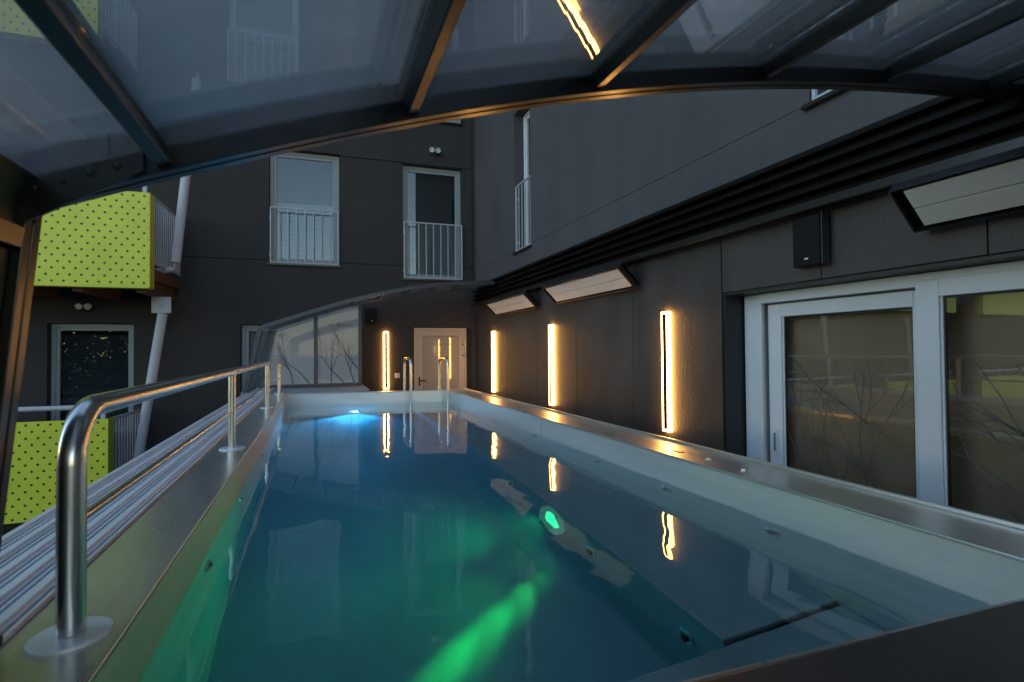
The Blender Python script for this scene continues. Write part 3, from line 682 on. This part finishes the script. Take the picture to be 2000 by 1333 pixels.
obj('cabinet', MB().box(-2.12, -1.91, -.11, -.02, 2.11, 2.39), 'speaker_black', s2, bevel=.006)
obj('grille', MB().box(-2.11, -1.92, -.117, -.111, 2.12, 2.38), 'speaker_black', s2)
obj('bracket', MB().box(-2.05, -1.98, -.02, -.001, 2.2, 2.3), 'black_metal', s2)
obj('badge', MB().box(-2.005, -1.985, -.119, -.1175, 2.15, 2.165), 'plastic_white', s2)
def spotlight(label, s, z):
    t = thing('wall_spotlight', label, 'spotlight', rb.location, R(-3), group='twin wall spotlights')
    obj('base', MB().lathe((s+.03, -.002, z-.03), (0, -1, 0), [(.06, 0), (.06, .03), (.045, .045)], 20), 'black_metal', t, smooth=True)
    for k in (-1, 1):
        c = Vector((s+.055*k, -.075, z+.005))
        h = obj('lamp_head', MB().lathe(c-Vector((0, -.03, .0)), (.1*k, -1, -.25), [(.026, -.03), (.046, 0), (.050, .055), (.044, .058), (.040, .045)], 20), 'plastic_white', t, smooth=True)
        obj('arm', MB().tube([(s+.03, -.04, z-.03), tuple(c-Vector((0, -.03, 0)))], .010, 8), 'black_metal', t)
spotlight('twin spotlight with white heads above the narrow dark window', -.81, 5.47)
spotlight('twin spotlight with white heads under the perforated yellow balcony', -6.40, 2.35)
sk = thing('wall_socket', 'small white socket on the end wall beside the bar light', 'socket', rb.location, R(-3))
obj('plate', MB().box(-1.575, -1.485, -.014, -.001, 1.09, 1.18), 'plastic_white', sk, bevel=.004)
obj('socket_face', MB().lathe((-1.53, -.014, 1.135), (0, -1, 0), [(.03, 0), (.03, .003), (.024, .003), (.022, -.004)], 18), 'plastic_white', sk)

# ------------------------------------------------------------------ balconies on the rear building
def balcony(label, s1, s0, z0, z1, rail=True):
    t = thing('balcony', label, 'balcony', rb.location, R(-3), group='yellow perforated balconies')
    Dp = 1.45
    obj('front_panel', MB().box(s0, s1, -Dp, -Dp+.03, z0, z1), 'yellow_perforated', t)
    obj('front_panel_edge', MB().box(s1+.001, s1+.012, -Dp-.001, -Dp+.18, z0, z1).box(s0, s1, -Dp+.001, -Dp+.16, z0-.012, z0-.001), 'yellow_plain', t)
    zs = z0+.30
    obj('slab', MB().box(s0, s1-.01, -Dp+.17, -.002, zs-.16, zs), 'wood_brown', t)
    for x in (s1-.14, s1-.9, s1-1.7): obj('joist', MB().box(x-.06, x+.06, -Dp+.17, -.004, zs-.36, zs-.162), 'wood_brown', t)
    sr = obj('side_railing', MB().box(s1-.02, s1+.01, -Dp+.19, -.01, z1-.03, z1).box(s1-.02, s1+.01, -Dp+.19, -.01, zs+.06, zs+.085), 'bar_grey', t)
    n = 13
    for i in range(n):
        y = -Dp+.22+(Dp-.26)*i/(n-1)
        obj('bar', MB().box(s1-.012, s1+.002, y-.018, y+.018, zs+.086, z1-.031), 'bar_grey', sr)
    if rail:
        obj('handrail', MB().tube([(s0, -Dp+.10, z1+.16), (s1-.05, -Dp+.10, z1+.16)], .035, 14), 'white_paint', t, smooth=True)
        for x in (s1-.08, s1-1.2, s1-2.4): obj('rail_post', MB().box(x-.025, x+.025, -Dp+.075, -Dp+.125, z1-.2, z1+.13), 'white_paint', t)
    return t
balcony('perforated lime yellow balcony above the twin spotlight', -5.09, -8.6, 2.52, 3.86)
bl_ = balcony('lower lime yellow balcony in front of the window with dark blind', -5.57, -8.8, -.60, .70)
bu_ = balcony('top lime yellow balcony seen through the enclosure roof pane', -5.72, -8.9, 5.86, 7.20)
import mathutils
Mrot = Matrix.Rotation(R(-3), 4, 'Z')
for k in (1, 2):
    off = Mrot @ Vector((-4.6*k, 0, 0))
    dup(bl_, Vector(rb.location)+off, 'lower lime yellow balcony mirrored in the sliding doors, '+('nearer' if k == 1 else 'farther')+' one')
    dup(bu_, Vector(rb.location)+off+Vector((0, 0, -3.3)), 'lime yellow balcony mirrored in the sliding doors above the lower row, '+('nearer' if k == 1 else 'farther')+' one')
def column(label, a, b, plate=None, stub=None, r=.068):
    t = thing('support_column', label, 'column', rb.location, R(-3), group='slanted white balcony columns')
    a, b = Vector(a), Vector(b); d = (b-a).normalized()
    obj('shaft', MB().tube([a, b], r, 22), 'white_paint', t, smooth=True)
    for p, s in ((a, -1), (b, 1)): obj('pin', MB().tube([p, p+d*s*.10], .02, 10).obox(p+d*s*.07, (.012, 0, 0), (0, .035, 0), (0, 0, .05)), 'bar_grey', t)
    if plate: obj('plate', MB().box(plate[0]-.13, plate[0]+.13, plate[1]-.012, plate[1], plate[2]-.125, plate[2]+.125), 'white_paint', t, bevel=.003); obj('plate_bolt', MB().lathe((plate[0], plate[1]-.012, plate[2]), (0, -1, 0), [(.03, 0), (.03, .015), (.015, .02)], 12), 'bar_grey', t)
    if stub: obj('stub', MB().tube(stub, .05, 16), 'white_paint', t, smooth=True)
    return t
c1 = column('slanted white column below the upper yellow balcony with square plate', (-5.60, -.7, -1.1), (-5.14, -.7, 2.20), plate=(-5.15, -.72, 2.335))
column('slanted white column rising past the upper balcony railing', (-4.97, -.7, 3.0), (-4.68, -.7, 5.9), stub=[(-4.99, -.7, 2.90), (-5.25, -.7, 2.84)])
for k in (1, 2): dup(c1, Vector(rb.location)+Mrot @ Vector((-3.6*k, 0, 0)), 'slanted white column mirrored in the sliding doors, '+('nearer' if k == 1 else 'farther')+' one')

# ------------------------------------------------------------------ trees behind the viewer, mirrored in the windows
def tree(label, x, y, h, rad, seed):
    rg = random.Random(seed); t = thing('broadleaf_tree', label, 'tree', (x, y, -3.3), group='trees mirrored in the windows')
    top = -3.3+h
    mb = MB().tube([(x, y, -3.3), (x+.1, y, -3.3+h*.35), (x-.05, y+.1, -3.3+h*.8)], [.22, .16, .05], 10)
    for k in range(7):
        a = k*2.4; z = -3.3+h*(.35+.06*k); q = Vector((x+math.cos(a)*rad*.7, y+math.sin(a)*rad*.7, z+h*.18))
        mb.tube([(x, y, z), (x+(q.x-x)*.5, y+(q.y-y)*.5, z+h*.06), q], [.07, .05, .02], 6)
    obj('trunk', mb, 'bark', t)
    cl = []
    while len(cl) < 34:
        p = Vector((rg.uniform(-1, 1), rg.uniform(-1, 1), rg.uniform(-1, 1)))
        if p.length < 1: cl.append(Vector((x+p.x*rad, y+p.y*rad, -3.3+h*.60+p.z*h*.40)))
    m = MB()
    for c in cl:
        for _ in range(380):
            q = c+Vector((rg.gauss(0, 1), rg.gauss(0, 1), rg.gauss(0, .8)))*rad*.2
            a = Vector((rg.uniform(-1, 1), rg.uniform(-1, 1), rg.uniform(-.6, .6))).normalized()*.10; b = a.orthogonal().normalized()*.07
            m.add([q-a, q+b, q+a, q-b], [(0, 1, 2, 3)])
    obj('crown', m, 'leaf_dark', t)
tree('tall dark leafy tree mirrored in the low window', -10.5, -7.5, 9.4, 3.3, 1)
tree('smaller rounder leafy tree mirrored beside the tall one', -14.5, -6.0, 8.4, 3.0, 2)
tree('broad spreading leafy tree mirrored in the windows behind the pool', -5.0, -11.5, 7.8, 3.2, 3)
